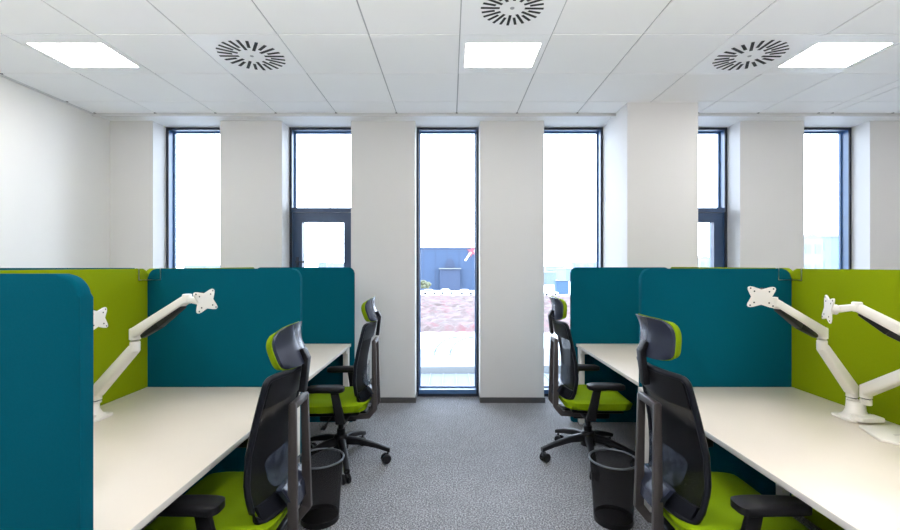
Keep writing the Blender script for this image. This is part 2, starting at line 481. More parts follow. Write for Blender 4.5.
# windows
def window(n, x0, x1, sash, flip=False):
    root = bpy.data.objects.new('window_%d' % n, None); C.objects.link(root); root['kind'] = 'structure'
    root.location = ((x0 + x1) / 2, YG, 0)
    h = (x1 - x0) / 2
    zt = CEIL - 0.002
    def ringbox(bm, x0, x1, y0, y1, z0, z1, w, wb=None):
        wb = wb or w
        box(bm, x0, x0 + w, y0, y1, z0, z1); box(bm, x1 - w, x1, y0, y1, z0, z1)
        box(bm, x0 + w, x1 - w, y0, y1, z1 - w, z1); box(bm, x0 + w, x1 - w, y0, y1, z0, z0 + wb)
    bm = bmesh.new()
    ringbox(bm, -h, h, 0, 0.14, 0.0, zt, 0.024, 0.075)
    obj('window_frame', bm, M['frame'], root, 0)
    bm = bmesh.new()
    ringbox(bm, -h, h, -0.004, 0.008, 0.0, zt, 0.026, 0.03)
    obj('frame_edge', bm, M['gasket'], root, 0)
    bm = bmesh.new()
    if sash:
        ringbox(bm, -h + 0.024, h - 0.024, 0.095, 0.125, 2.10, zt - 0.024, 0.016)
        ringbox(bm, -h + 0.024, h - 0.024, 0.095, 0.125, 0.075, 0.95, 0.016)
    else:
        ringbox(bm, -h + 0.024, h - 0.024, 0.095, 0.125, 0.075, zt - 0.024, 0.014)
    obj('glazing_bead', bm, M['frame'], root, 0)
    if sash:
        for z0, z1 in ((2.075, 2.125), (0.93, 0.98)):
            obj('transom', B(-h + 0.024, h - 0.024, 0.0, 0.13, z0, z1), M['sash'], root, 0)
        bm = bmesh.new()
        ringbox(bm, -h + 0.03, h - 0.03, 0.02, 0.11, 0.985, 2.07, 0.105)
        sa = obj('window_sash', bm, M['sash'], root, 0)
        bm = bmesh.new()
        s = 1 if not flip else -1
        hx = -s * (h - 0.085)
        box(bm, hx - 0.014, hx + 0.014, 0.008, 0.02, 1.44, 1.57, bevel=0.004)
        cyl(bm, (hx, 0.02, 1.515), (hx, -0.035, 1.515), 0.009, 12)
        beam(bm, (hx - s * 0.008, -0.035, 1.515), (hx + s * 0.105, -0.035, 1.515), 0.014, 0.018, bevel=0.004)
        obj('window_handle', bm, M['gasket'], sa)
        obj('pane', B(-h + 0.135, h - 0.135, 0.07, 0.076, 1.09, 1.965), M['glass'], sa, 0)
        obj('pane', B(-h + 0.024, h - 0.024, 0.11, 0.116, 2.125, zt - 0.024), M['glass'], root, 0)
        obj('pane', B(-h + 0.024, h - 0.024, 0.11, 0.116, 0.075, 0.93), M['glass'], root, 0)
    else:
        obj('pane', B(-h + 0.024, h - 0.024, 0.11, 0.116, 0.075, zt - 0.024), M['glass'], root, 0)
for n, (a, b) in enumerate(WIN):
    window(n + 1, a, b, n in (1, 4))

# ------------------------------------------------------------------ partitions
def panel_y(name, x0, x1, y0, y1, z0, z1, m, label, cat='partition', group=None, r=0.055):
    """felt panel lying across the view (thin in y)"""
    w = (x1 - x0) / 2; d = (y1 - y0) / 2
    bm = bmesh.new()
    mt = mtx_axes((0, 0, 0), (1, 0, 0), (0, 0, 1), (0, -1, 0))
    prism(bm, rrect(-w, w, z0, z1, [0.02, 0.02, r, r], 8), -d, d, mt, bevel=0.010, seg=3)
    o = obj(name, bm, m, None, 40); o.location = ((x0 + x1) / 2, (y0 + y1) / 2, 0)
    return tag(o, label, cat, group)
def panel_x(name, x0, x1, y0, y1, z0, z1, m, label, cat='partition', group=None, r=0.055):
    w = (y1 - y0) / 2; d = (x1 - x0) / 2
    bm = bmesh.new()
    mt = mtx_axes((0, 0, 0), (0, 1, 0), (0, 0, 1), (1, 0, 0))
    prism(bm, rrect(-w, w, z0, z1, [0.02, 0.02, r, r], 8), -d, d, mt, bevel=0.010, seg=3)
    o = obj(name, bm, m, None, 40); o.location = ((x0 + x1) / 2, (y0 + y1) / 2, 0)
    return tag(o, label, cat, group)
ZP = 1.458; ZB = 0.0
LXB, RXB = -1.842, 2.08            # inner faces of the lime spine panels
Y1, Y2 = 2.70, 4.182               # teal panels
gp = 'felt desk partitions'
panel_y('desk_partition', LXB - 0.04 - 0.0, -0.9115, 1.095, 1.135, ZB, ZP, M['teal'], 'teal felt partition closest to the camera, cut by the left edge', group=gp, r=0.06)
panel_y('desk_partition', LXB + 0.003, -0.9115, Y1, Y1 + 0.04, ZB, ZP, M['teal'], 'teal felt partition across the middle of the left desk row', group=gp)
panel_y('desk_partition', LXB + 0.003, -0.906, Y2, Y2 + 0.04, ZB, ZP, M['teal'], 'far teal felt partition by the windows on the left', group=gp)
panel_y('desk_partition', 1.165, RXB - 0.003, Y1, Y1 + 0.04, ZB, ZP, M['teal'], 'teal felt partition across the middle of the right desk row', group=gp)
panel_y('desk_partition', 1.142, RXB - 0.003, Y2, Y2 + 0.04, ZB, ZP, M['teal'], 'far teal felt partition by the windows on the right', group=gp)
panel_x('desk_partition', LXB - 0.04, LXB, 1.14, Y1 + 0.02, ZB, ZP, M['green'], 'lime green felt partition behind the front left desk', group=gp)
panel_x('desk_partition', RXB, RXB + 0.04, 1.14, Y1 + 0.02, ZB, ZP, M['green'], 'lime green felt partition behind the front right desk', group=gp)
panel_x('desk_partition', LXB - 0.04, LXB, Y1 + 0.025, Y2 + 0.04, ZB, ZP, M['green'], 'lime green felt partition behind the far left desk, mostly hidden', group=gp)
panel_x('desk_partition', RXB, RXB + 0.04, Y1 + 0.025, Y2 + 0.04, ZB, ZP + 0.004, M['green'], 'lime green felt partition behind the far right desk, top edge showing', group=gp)
panel_y('desk_partition', LXB - 0.97, LXB - 0.045, Y1, Y1 + 0.04, ZB, ZP + 0.004, M['teal'], 'teal felt partition beyond the left lime one, only its top edge showing', group=gp)

# thin wire link brackets over the corners
def bracket(sgn, xg, label):
    r = 0.0028; yt = Y1 - r; xg2 = xg + (-sgn) * r     # sgn -1: left, green face looks +x
    yb = Y1 - 0.075; zb = ZP - 0.068; zt = ZP + r
    xt = xg + (-sgn) * 0.083
    pts = [(xg + sgn * 0.02, yb, zt), (xg2, yb, zt), (xg2, yb, zb), (xg2, yt, zb), (xt, yt, zb), (xt, yt, zt), (xt, Y1 + 0.02, zt)]
    pts = [Vector(p) - Vector((xg, Y1, ZP)) for p in pts]
    bm = bmesh.new()
    for a, b in zip(pts, pts[1:]): tube(bm, [a, b], r, 8)
    o = obj('link_bracket', bm, M['chrome']); o.location = (xg, Y1, ZP)
    tag(o, label, 'bracket', 'wire brackets linking the partitions')
bracket(-1, LXB, 'thin wire bracket linking teal and lime partitions on the left')
bracket(1, RXB, 'thin wire bracket linking teal and lime partitions on the right')

# ------------------------------------------------------------------ desks
def desk(xf, xb, y0, y1, label, group):
    """xf front edge, xb rear edge in world; origin at the desk centre on the floor"""
    cx, cy = (xf + xb) / 2, (y0 + y1) / 2
    t = thing('office_desk', label, 'desk', (cx, cy, 0), 0, group)
    a, b = sorted((xf - cx, xb - cx)); c, d = y0 - cy, y1 - cy
    bm = bmesh.new()
    box(bm, a, b, c, d, 0.715, 0.740, 0, bevel=0.0025)
    for f in bm.faces:
        if abs(f.normal.z) < 0.5: f.material_index = 1
    dt = obj('desktop', bm, [M['desk'], M['deskedge']], t)
    bm = bmesh.new(); box(bm, a + 0.02, b - 0.02, c + 0.06, c + 0.10, 0.66, 0.714, bevel=0.003)
    obj('crossbeam', bm, M['whitemetal'], t)
    bm = bmesh.new(); box(bm, a + 0.02, b - 0.02, d - 0.10, d - 0.06, 0.66, 0.714, bevel=0.003)
    obj('crossbeam', bm, M['whitemetal'], t)
    s = 1 if xb > xf else -1
    bm = bmesh.new(); xm = xb - cx - s * 0.25; box(bm, xm - 0.02, xm + 0.02, c + 0.1, d - 0.1, 0.67, 0.714, bevel=0.003)
    obj('back_rail', bm, M['whitemetal'], t)
    for ex in (0, 1):
        for ey in (0, 1):
            x = (a + 0.012) if ex == 0 else (b - 0.062); y = (c + 0.012) if ey == 0 else (d - 0.062)
            if (s > 0 and ex == 1): x = b - 0.11
            if (s < 0 and ex == 0): x = a + 0.06
            bm = bmesh.new(); box(bm, x, x + 0.05, y, y + 0.05, 0.012, 0.7145, bevel=0.003)
            lathe(bm, [(0.018, 0), (0.018, 0.013)], 14, x + 0.025, y + 0.025)
            obj('leg', bm, M['whitemetal'], t)
    return t
gd = 'ivory topped office desks'
desk(-0.893, LXB + 0.003, 1.14, 2.695, 'ivory topped desk at the front left with a monitor arm', gd)
desk(-0.930, LXB + 0.003, 2.745, 4.176, 'ivory topped desk at the far left by the window wall', gd)
dR = desk(1.141, RXB - 0.003, 1.0, 2.695, 'ivory topped desk at the front right with a monitor arm', gd)
desk(1.186, RXB - 0.003, 2.745, 4.176, 'ivory topped desk at the far right by the window wall', gd)
# raised cable flap on the right desktop (child of the desk)
cx, cy = dR.location.x, dR.location.y
bm = bmesh.new()
prism(bm, [(1.80, 1.86), (1.87, 1.78), (2.03, 1.78), (2.03, 2.02), (1.86, 2.02)], 0.7402, 0.752, Matrix.Translation((-cx, -cy, 0)), bevel=0.003)
fl = obj('cable_flap', bm, M['armwhite'], dR)
obj('flap_slot', B(1.90 - cx, 1.98 - cx, 1.895 - cy, 1.905 - cy, 0.7521, 0.7529), M['deskedge'], fl, 0)

# ------------------------------------------------------------------ chairs (front = +x)
SHELLX = -0.245
def make_chair(lift=0.0):
    t = thing('office_chair', 'chair', 'chair', (0, 0, 0), 0, 'swivel chairs with lime seats')
    # --- seat cushion
    a = 0.13
    def plan(u, v):
        X = u * (1 - a * u * u * v ** 6); Y = v * (1 - a * v * v * u ** 6)
        return 0.03 + 0.245 * X, 0.255 * Y
    def top(u, v):
        x, y = plan(u, v)
        e = max(abs(u), abs(v)) ** 8
        z = 0.512 - 0.022 * e + 0.012 * (abs(v) ** 3) - 0.014 * math.exp(-((u + 0.1) ** 2 + v * v) * 2)
        z -= 0.03 * max(0, u - 0.6) ** 2 * 6 * 0.4
        return (x, y, z)
    def bot(u, v):
        x, y = plan(u, v)
        e = max(abs(u), abs(v)) ** 8
        return (x * (1 - 0.03 * e) + 0.0, y * (1 - 0.05 * e), 0.447 + 0.004 * e)
    bm = bmesh.new(); slab(bm, top, bot, 22, 22); obj('seat', bm, M['seat'], t, 60)
    # seat pan: black tray under the cushion that kicks up at the rear
    def ptop(u, v):
        x, y = plan(u, v); return (x * 0.985 - 0.004, y * 0.97, 0.449 + 0.030 * max(0, -u) ** 4)
    def pbot(u, v):
        x, y = plan(u, v); e = max(abs(u), abs(v)) ** 6
        return (x * (0.97 - 0.2 * e), y * (0.95 - 0.2 * e), 0.402 + 0.028 * e)
    bm = bmesh.new(); slab(bm, ptop, pbot, 16, 16); obj('seat_pan', bm, M['black'], t, 60)
    # tilt mechanism, gas lift
    bm = bmesh.new()
    box(bm, -0.13, 0.14, -0.085, 0.085, 0.335, 0.408, bevel=0.015, seg=3)
    box(bm, -0.20, -0.08, -0.06, 0.06, 0.345, 0.40, bevel=0.012, seg=3)
    me = obj('tilt_mechanism', bm, M['black'], t)
    bm = bmesh.new(); cyl(bm, (0.05, 0.08, 0.375), (0.05, 0.30, 0.375), 0.006, 10); box(bm, 0.035, 0.065, 0.28, 0.34, 0.368, 0.382, bevel=0.004)
    obj('adjusting_lever', bm, M['black'], me)
    bm = bmesh.new(); lathe(bm, [(0.030, 0.14), (0.030, 0.26), (0.020, 0.262), (0.018, 0.345)], 20); obj('gas_lift', bm, M['black'], t)
    # five star base
    base_bm = bmesh.new()
    lathe(base_bm, [(0.030, 0.11), (0.055, 0.115), (0.058, 0.19), (0.045, 0.215), (0.033, 0.22)], 24)
    hub = obj('base_hub', base_bm, M['black'], t)
    for k in range(5):
        an = 2 * PI * k / 5 + PI        # one spoke points backwards
        dx, dy = math.cos(an), math.sin(an)
        bm = bmesh.new()
        P = [(0.03, 0.172, 0.060, 0.062), (0.14, 0.163, 0.050, 0.050), (0.27, 0.128, 0.044, 0.040), (0.365, 0.094, 0.042, 0.034)]
        prev = None
        rings = []
        for (rr, z, w, h) in P:
            ring = []
            for q in range(10):
                b_ = 2 * PI * q / 10
                cy_, cz_ = math.cos(b_), math.sin(b_)
                yy = w / 2 * (abs(cy_) ** 0.6) * (1 if cy_ >= 0 else -1); zz = h / 2 * (abs(cz_) ** 0.6) * (1 if cz_ >= 0 else -1)
                ring.append(bm.verts.new((dx * rr - dy * yy, dy * rr + dx * yy, z + zz)))
            rings.append(ring)
        for A, Q in zip(rings, rings[1:]):
            for q in range(10): bm.faces.new((A[q], A[(q + 1) % 10], Q[(q + 1) % 10], Q[q]))
        bm.faces.new(rings[0][::-1]); bm.faces.new(rings[-1])
        cyl(bm, (dx * 0.35, dy * 0.35, 0.05), (dx * 0.35, dy * 0.35, 0.10), 0.017, 12)
        sp = obj('base_spoke', bm, M['black'], t)
        # caster: two wheels and a hood
        sw = an + PI / 2 + 0.5 * math.sin(3 * k + 1)
        ax = Vector((math.cos(sw), math.sin(sw), 0)); c0 = Vector((dx * 0.35, dy * 0.35, 0.034)) + Vector((-ax.y, ax.x, 0)) * 0.015
        bm = bmesh.new()
        for s in (-1, 1): cyl(bm, c0 + ax * s * 0.008, c0 + ax * s * 0.029, 0.034, 20, bevel=0.004)
        cyl(bm, c0 - ax * 0.012, c0 + ax * 0.012, 0.024, 14)
        tube(bm, [c0 + Vector((0, 0, 0.02)), (dx * 0.35, dy * 0.35, 0.065)], 0.012, 10)
        obj('caster', bm, M['black'], t)
    # --- backrest
    zk = [(0.505, -0.168, 0.370), (0.57, -0.150, 0.420), (0.66, -0.140, 0.450), (0.78, -0.148, 0.455), (0.90, -0.172, 0.440), (1.00, -0.195, 0.425), (1.055, -0.208, 0.410)]
    def prof(z):
        z = min(max(z, zk[0][0]), zk[-1][0])
        for (z0, x0, w0), (z1, x1, w1) in zip(zk, zk[1:]):
            if z <= z1:
                s = (z - z0) / (z1 - z0); s2 = s
                return x0 + (x1 - x0) * s2, w0 + (w1 - w0) * s2
        return zk[-1][1], zk[-1][2]
    def S(u, z, off=0.0):
        x, w = prof(z)
        return Vector((x - 0.05 * (1 - u * u) + off, u * w / 2, z + 0.004 * (1 - u * u)))
    def patch(bm, us, zs, th, o0=0.0):
        """solid sheet on the backrest surface, th thick towards the rear"""
        A = [[bm.verts.new(S(u, z, o0)) for z in zs] for u in us]
        Q = [[bm.verts.new(S(u, z, o0 - th)) for z in zs] for u in us]
        n, m_ = len(us) - 1, len(zs) - 1
        for i in range(n):
            for j in range(m_):
                bm.faces.new((A[i][j], A[i][j + 1], A[i + 1][j + 1], A[i + 1][j]))
                bm.faces.new((Q[i][j], Q[i + 1][j], Q[i + 1][j + 1], Q[i][j + 1]))
        for i in range(n):
            bm.faces.new((A[i][0], A[i + 1][0], Q[i + 1][0], Q[i][0])); bm.faces.new((A[i][m_], Q[i][m_], Q[i + 1][m_], A[i + 1][m_]))
        for j in range(m_):
            bm.faces.new((A[0][j], Q[0][j], Q[0][j + 1], A[0][j + 1])); bm.faces.new((A[n][j], A[n][j + 1], Q[n][j + 1], Q[n][j]))
    def lin(a_, b_, n): return [a_ + (b_ - a_) * i / n for i in range(n + 1)]
    # outer frame: swept tube around the outline (rounded corners), a lower band
    bm = bmesh.new()
    path = []
    rc = 0.024
    for z in lin(0.505 + rc, 1.055 - rc, 14): path.append(S(1, z))
    for k in range(1, 6):
        an = PI / 2 * k / 6
        _, w = prof(1.055); du = rc / (w / 2)
        path.append(S(1 - du * (1 - math.cos(an)), 1.055 - rc + rc * math.sin(an)))
    for u in lin(1 - rc / 0.2, -(1 - rc / 0.2), 8): path.append(S(u, 1.055))
    for k in range(5, 0, -1):
        an = PI / 2 * k / 6
        _, w = prof(1.055); du = rc / (w / 2)
        path.append(S(-(1 - du * (1 - math.cos(an))), 1.055 - rc + rc * math.sin(an)))
    for z in lin(1.055 - rc, 0.505 + rc, 14): path.append(S(-1, z))
    for k in range(1, 6):
        an = PI / 2 * k / 6
        path.append(S(-(1 - rc / 0.19 * (1 - math.cos(an))), 0.505 + rc - rc * math.sin(an)))
    for u in lin(-(1 - rc / 0.19), 1 - rc / 0.19, 8): path.append(S(u, 0.505))
    for k in range(5, 0, -1):
        an = PI / 2 * k / 6
        path.append(S(1 - rc / 0.19 * (1 - math.cos(an)), 0.505 + rc - rc * math.sin(an)))
    tube(bm, path, 0.0125, 8, closed=True)
    patch(bm, lin(-0.93, 0.93, 14), lin(0.507, 0.575, 3), 0.012, 0.003)
    fr = obj('backrest_frame', bm, M['dark'], t, 50)
    # solid black upper panel
    bm = bmesh.new(); patch(bm, lin(-0.94, 0.94, 16), lin(0.945, 1.05, 5), 0.014, 0.004); obj('upper_panel', bm, M['black'], t, 50)
    bm = bmesh.new()
    zs = lin(0.57, 0.95, 14); us = lin(-0.98, 0.98, 16)
    A = [[bm.verts.new(S(u, z, 0.004)) for z in zs] for u in us]
    for i in range(16):
        for j in range(14): bm.faces.new((A[i][j], A[i][j + 1], A[i + 1][j + 1], A[i + 1][j]))
    obj('mesh_back', bm, M['mesh'], t, 60)
    # clear lumbar pad behind the mesh
    bm = bmesh.new()
    pts = []
    def lum(o):
        return lambda u, v: tuple(S(u * (0.66 + 0.10 * v) * (1 - 0.12 * v ** 6 * u * u), 0.672 + 0.072 * v * (1 - 0.12 * u ** 6), -0.010 - o - 0.004 * (1 - v * v)))
    slab(bm, lum(0.0), lum(0.006), 16, 8)
    lb = obj('lumbar_pad', bm, M['lumbar'], t, 60)
    # --- twin taupe spine: inverted U behind the backrest
    bm = bmesh.new()
    for s in (-1, 1):
        y0, y1 = s * 0.074, s * 0.088
        beam(bm, (-0.256, y0, 0.925), (-0.262, y1, 0.425), 0.020, 0.030, 0.024, 0.040, bevel=0.004, side=(0, 1, 0))
        beam(bm, (-0.264, y1, 0.436), (-0.215, y1, 0.375), 0.024, 0.040, 0.028, 0.036, bevel=0.005, side=(0, 1, 0))
        beam(bm, (-0.228, y1, 0.380), (-0.06, s * 0.07, 0.366), 0.028, 0.036, 0.034, 0.036, bevel=0.005, side=(0, 1, 0))
    beam(bm, (-0.257, -0.083, 0.915), (-0.257, 0.083, 0.915), 0.024, 0.030, bevel=0.004, side=(1, 0, 0))
    sp = obj('spine_frame', bm, M['spine'], t)
    # slate bracket at the foot of the spine tying it to the lower backrest band
    bm = bmesh.new()
    def br(o):
        return lambda u, v: (-0.205 - 0.055 * (1 - abs(v)) * 0.2 - o - 0.035 * (0.5 - 0.5 * v), u * (0.075 + 0.045 * (v + 1) / 2), 0.545 + 0.055 * v)
    slab(bm, br(0.0), br(0.022), 8, 6)
    obj('lower_bracket', bm, M['shell'], t, 50)
    # --- headrest stem and headrest
    bm = bmesh.new()
    beam(bm, (-0.272, 0, 0.955), (-0.290, 0, 1.10), 0.042, 0.026, 0.046, 0.022, bevel=0.004, side=(0, 1, 0))
    beam(bm, (-0.290, 0, 1.090), (-0.272, 0, 1.135), 0.046, 0.022, 0.05, 0.016, bevel=0.004, side=(0, 1, 0))
    obj('headrest_stem', bm, M['black'], t)
    W, H, zc = 0.142, 0.084, 1.155
    def hp(u, v):
        X = u * (1 - 0.16 * u * u * v ** 4); Z = v * (1 - 0.13 * v * v * u ** 4)
        y = X * W; z = zc + Z * H
        x = -0.262 + 0.040 * u * u - 0.030 * max(0, v) ** 2 + 0.006 * v
        return x, y, z
    def hs(o): return lambda u, v: (hp(u, v)[0] + o, hp(u, v)[1], hp(u, v)[2])
    def hcush(u, v):
        x, y, z = hp(u, v)
        q = max(0, 1 - u ** 6) ** 0.5 * max(0, 1 - v ** 6) ** 0.5
        return (x + 0.012 + 0.046 * q, y * (1.0 + 0.015), z)
    bm = bmesh.new(); slab(bm, hs(-0.006), hs(0.008), 18, 14); sh = obj('headrest_shell', bm, M['shell'], t, 50)
    bm = bmesh.new()
    slab(bm, lambda u, v: (hp(u, v)[0] + 0.008, hp(u, v)[1] * 1.03, zc + (hp(u, v)[2] - zc) * 1.03), hcush, 18, 14)
    obj('headrest_cushion', bm, M['seat'], t, 60)
    # --- armrests
    for s in (-1, 1):
        bm = bmesh.new()
        beam(bm, (-0.055, s * 0.10, 0.395), (-0.055, s * 0.285, 0.400), 0.075, 0.026, 0.07, 0.026, bevel=0.006, side=(1, 0, 0))
        beam(bm, (-0.060, s * 0.285, 0.395), (-0.015, s * 0.295, 0.625), 0.066, 0.030, 0.052, 0.026, bevel=0.008, side=(1, 0, 0))
        ar = obj('armrest', bm, M['black'], t)
        bm = bmesh.new()
        def pad(o, s=s):
            def f(u, v):
                x = 0.045 + 0.128 * u * (1 - 0.10 * v ** 4 * u * u); y = s * 0.288 + 0.046 * v * (1 - 0.18 * u ** 4) * (1 - 0.10 * u)
                e = max(abs(u), abs(v)) ** 6
                return (x, y, 0.634 + o * (0.022 - 0.009 * e) - 0.003 * u * u)
            return f
        slab(bm, pad(1), pad(-1), 14, 8)
        obj('arm_pad', bm, M['black'], ar, 60)
    return t

c0 = make_chair()
CH = [(-0.885, 1.85, PI, 'black mesh office chair with lime seat at the front left desk'),
      (-0.815, 3.32, PI + 0.03, 'black mesh office chair with lime seat at the far left desk'),
      (1.085, 1.85, 0.0, 'black mesh office chair with lime seat at the front right desk'),
      (1.05, 3.38, -0.03, 'black mesh office chair with lime seat at the far right desk')]
for k, (x, y, rz, lab) in enumerate(CH):
    if k == 0:
        c0.location = (x, y, 0); c0.rotation_euler = (0, 0, rz); c0['label'] = lab
    else:
        dup(c0, (x, y, 0), rz, lab)
chairs = [o for o in C.objects if o.get('category') == 'chair']
for o in chairs:
    left = o.location.x < 0
    for ch in o.children:
        if ch.name.startswith('headrest_shell') or ch.name.startswith('headrest_cushion'):
            R = Matrix.Rotation(0.30 if left else -0.02, 3, 'Y'); p = Vector((-0.262, 0, 1.120))
            ch.rotation_euler = R.to_euler(); ch.location = p - R @ p
        if ch.name.startswith('headrest') and o.location.x > 0 and o.location.y < 2.5: ch.location.z += 0.03
        if (ch.name.startswith('base_spoke') or ch.name.startswith('caster')) and o.location.x > 0.5:
            ch.rotation_euler = (0, 0, 0.16)

# ------------------------------------------------------------------ bins
def make_bin(label):
    t = thing('waste_bin', label, 'waste bin', (0, 0, 0), 0, 'black wire mesh waste bins')
    bm = bmesh.new(); lathe(bm, [(0.108, 0.02), (0.113, 0.10), (0.122, 0.22), (0.132, 0.355)], 40, caps=False); obj('mesh_side', bm, M['bin'], t, 60)
    bm = bmesh.new(); tube(bm, [(0.1335 * math.cos(2 * PI * k / 40), 0.1335 * math.sin(2 * PI * k / 40), 0.358) for k in range(40)], 0.0055, 8, closed=True)
    obj('rim', bm, M['rim'], t, 60)
    bm = bmesh.new(); lathe(bm, [(0.100, 0.0), (0.108, 0.004), (0.110, 0.035), (0.106, 0.036), (0.103, 0.014)], 40); obj('base_dish', bm, M['black'], t, 50)
    return t
b0 = make_bin('black wire mesh waste bin on carpet beside the left chairs'); b0.location = (-0.755, 2.58, 0)
dup(b0, (0.945, 2.57, 0), 0.4, 'black wire mesh waste bin on carpet beside the right chairs')

# ------------------------------------------------------------------ monitor arms
def star(s=0.049):
    """X-shaped four-lobed mounting plate outline"""
    out = []
    for k in range(4):
        a = PI / 4 + k * PI / 2
        d = Vector((math.cos(a), math.sin(a))); n = Vector((-d.y, d.x))
        c = d * s * 1.22; r = s * 0.22
        for q in range(-4, 5):
            b = q * PI / 2 / 4
            out.append(tuple(c + d * r * math.cos(b) + n * r * math.sin(b)))
        a2 = a + PI / 4
        out.append(tuple(Vector((math.cos(a2), math.sin(a2))) * s * 0.74))
    return [(x * 1.05, y * 0.86) for x, y in out]

def mon_arm(base, arms, label, loc_label='monitor_arm'):
    t = thing('monitor_arm', label, 'monitor arm', base, 0, 'white dual monitor arms')
    O = Vector(base)
    sx = -1 if base[0] < 0 else 1
    # foot and bell shaped column
    bm = bmesh.new()
    prism(bm, rrect(-0.075, 0.075, -0.062, 0.062, 0.02), 0.0, 0.012, bevel=0.003)
    lathe(bm, [(0.062, 0.012), (0.050, 0.020), (0.040, 0.040), (0.036, 0.075), (0.036, 0.085)], 28)
    obj('base', bm, M['armwhite'], t)
    bm = bmesh.new(); prism(bm, rrect(-0.055, 0.055, -0.05, 0.02, 0.01), 0.012, 0.030, Matrix.Translation((0.0, -0.045, 0)), bevel=0.004)
    obj('clamp_plate', bm, M['armwhite'], t)
    for (post, elbow, joint, plate, normal, up2) in arms:
        P = Vector(post) - O; E = Vector(elbow) - O; J = Vector(joint) - O; V = Vector(plate) - O
        bm = bmesh.new()
        cyl(bm, (P.x, P.y, 0.075), (P.x, P.y, P.z - 0.004), 0.023, 20, bevel=0.002)
        cyl(bm, (P.x, P.y, P.z - 0.001), (P.x, P.y, P.z + 0.06), 0.024, 20, bevel=0.003)
        beam(bm, (P.x, P.y, P.z + 0.035), (E.x, E.y, E.z - 0.045), 0.048, 0.056, 0.042, 0.044, bevel=0.010, seg=3)
        cyl(bm, (E.x, E.y, E.z - 0.062), (E.x, E.y, E.z - 0.014), 0.021, 20, bevel=0.003)
        lo = obj('lower_arm', bm, M['armwhite'], t)
        bm = bmesh.new(); cyl(bm, (P.x, P.y, P.z - 0.005), (P.x, P.y, P.z - 0.0005), 0.0215, 20); obj('post_joint_ring', bm, M['dark'], lo)
        bm = bmesh.new()
        cyl(bm, (E.x, E.y, E.z - 0.010), (E.x, E.y, E.z + 0.045), 0.0235, 20, bevel=0.004)
        d = (J - E).normalized()
        beam(bm, E + Vector((0, 0, 0.022)), J, 0.046, 0.048, 0.036, 0.038, bevel=0.009, seg=3)
        cyl(bm, J - Vector((0, 0, 0.02)), J + Vector((0, 0, 0.022)), 0.019, 18, bevel=0.003)
        ua = obj('upper_arm', bm, M['armwhite'], t)
        _, s_, u_ = frame_axes(J - E)
        bm = bmesh.new()
        L = (J - E).length
        q0 = E + Vector((0, 0, 0.022)) + d * 0.035 - u_ * 0.036; q1 = E + Vector((0, 0, 0.022)) + d * (L * 0.88) - u_ * 0.032
        beam(bm, q0, q0 + d * (L * 0.34), 0.026, 0.018, 0.032, 0.040, bevel=0.006)
        beam(bm, q0 + d * (L * 0.33), q1, 0.032, 0.040, 0.028, 0.026, bevel=0.006)
        obj('gas_spring_cover', bm, M['black'], ua)
        # head: link, tilt knuckle, mounting plate
        nrm = Vector(normal).normalized()
        bm = bmesh.new()
        beam(bm, J + Vector((0, 0, 0.0)), V - nrm * 0.02, 0.026, 0.026, 0.024, 0.03, bevel=0.005)
        cyl(bm, V - nrm * 0.03, V, 0.022, 16, bevel=0.003)
        hd = obj('tilt_head', bm, M['armwhite'], t)
        ez = nrm; upv = Vector(up2); ey = (upv - ez * upv.dot(ez)).normalized(); ex = ey.cross(ez)
        mt = mtx_axes(V, ex, ey, ez)
        bm = bmesh.new(); prism(bm, star(), 0.0, 0.006, mt, bevel=0.0015)
        for k in range(4):
            a = PI / 4 + k * PI / 2
            for rr in (0.040, 0.061):
                tmp = mt @ Matrix.Translation((math.cos(a) * rr * 1.05, math.sin(a) * rr * 0.86, 0.0062))
                prism(bm, [(0.0035 * math.cos(2 * PI * q / 8), 0.0035 * math.sin(2 * PI * q / 8)) for q in range(8)], 0, 0.0006, tmp, mi=1)
        obj('mounting_plate', bm, [M['armwhite'], M['dark']], t)
        bm = bmesh.new(); k0 = V - nrm * 0.018 + ey * 0.030; cyl(bm, k0 - ex * 0.012, k0 + ex * 0.012, 0.010, 12); obj('tilt_knob', bm, M['black'], hd)
    return t

def W(px, py, d):  # point of the room seen at a photo pixel, at depth d
    return ((px - 450) / F * d, d, CAMZ - (py - 265) / F * d)
mon_arm((1.955, 2.14, 0.741),
        [(W(852, 397, 2.17), W(822, 337, 2.10), W(773, 302, 1.98), W(761, 297, 1.93), (-0.16, -1, 0.0), (0.03, 0, 1)),
         (W(866, 398, 2.11), W(934, 352, 1.75), W(857, 307, 1.93), W(829, 309, 1.95), (-0.92, 0.34, 0.06), (0.34, 0.92, 0.15))],
        'white dual monitor arm clamped to the front right desk')
mon_arm((-1.735, 2.14, 0.741),
        [(W(96, 400, 2.14), W(135, 338, 2.05), W(187, 299, 1.95), W(205, 301, 1.92), (0.97, -0.30, 0.12), (0.25, -0.2, 1)),
         (W(82, 398, 2.10), W(20, 352, 1.75), W(72, 312, 1.90), W(97, 319, 1.92), (1, 0.05, 0.05), (0.3, 0, 1))],
        'white dual monitor arm on the front left desk, half hidden')

# ------------------------------------------------------------------ outdoors
G = -7.0
def PX(px, d): return (px - 450) / F * d
def PZ(py, d): return CAMZ - (py - 265) / F * d
struct('ground', B(-400, 400, 6, 600, G - 0.3, G), M['pave'], smooth=0)
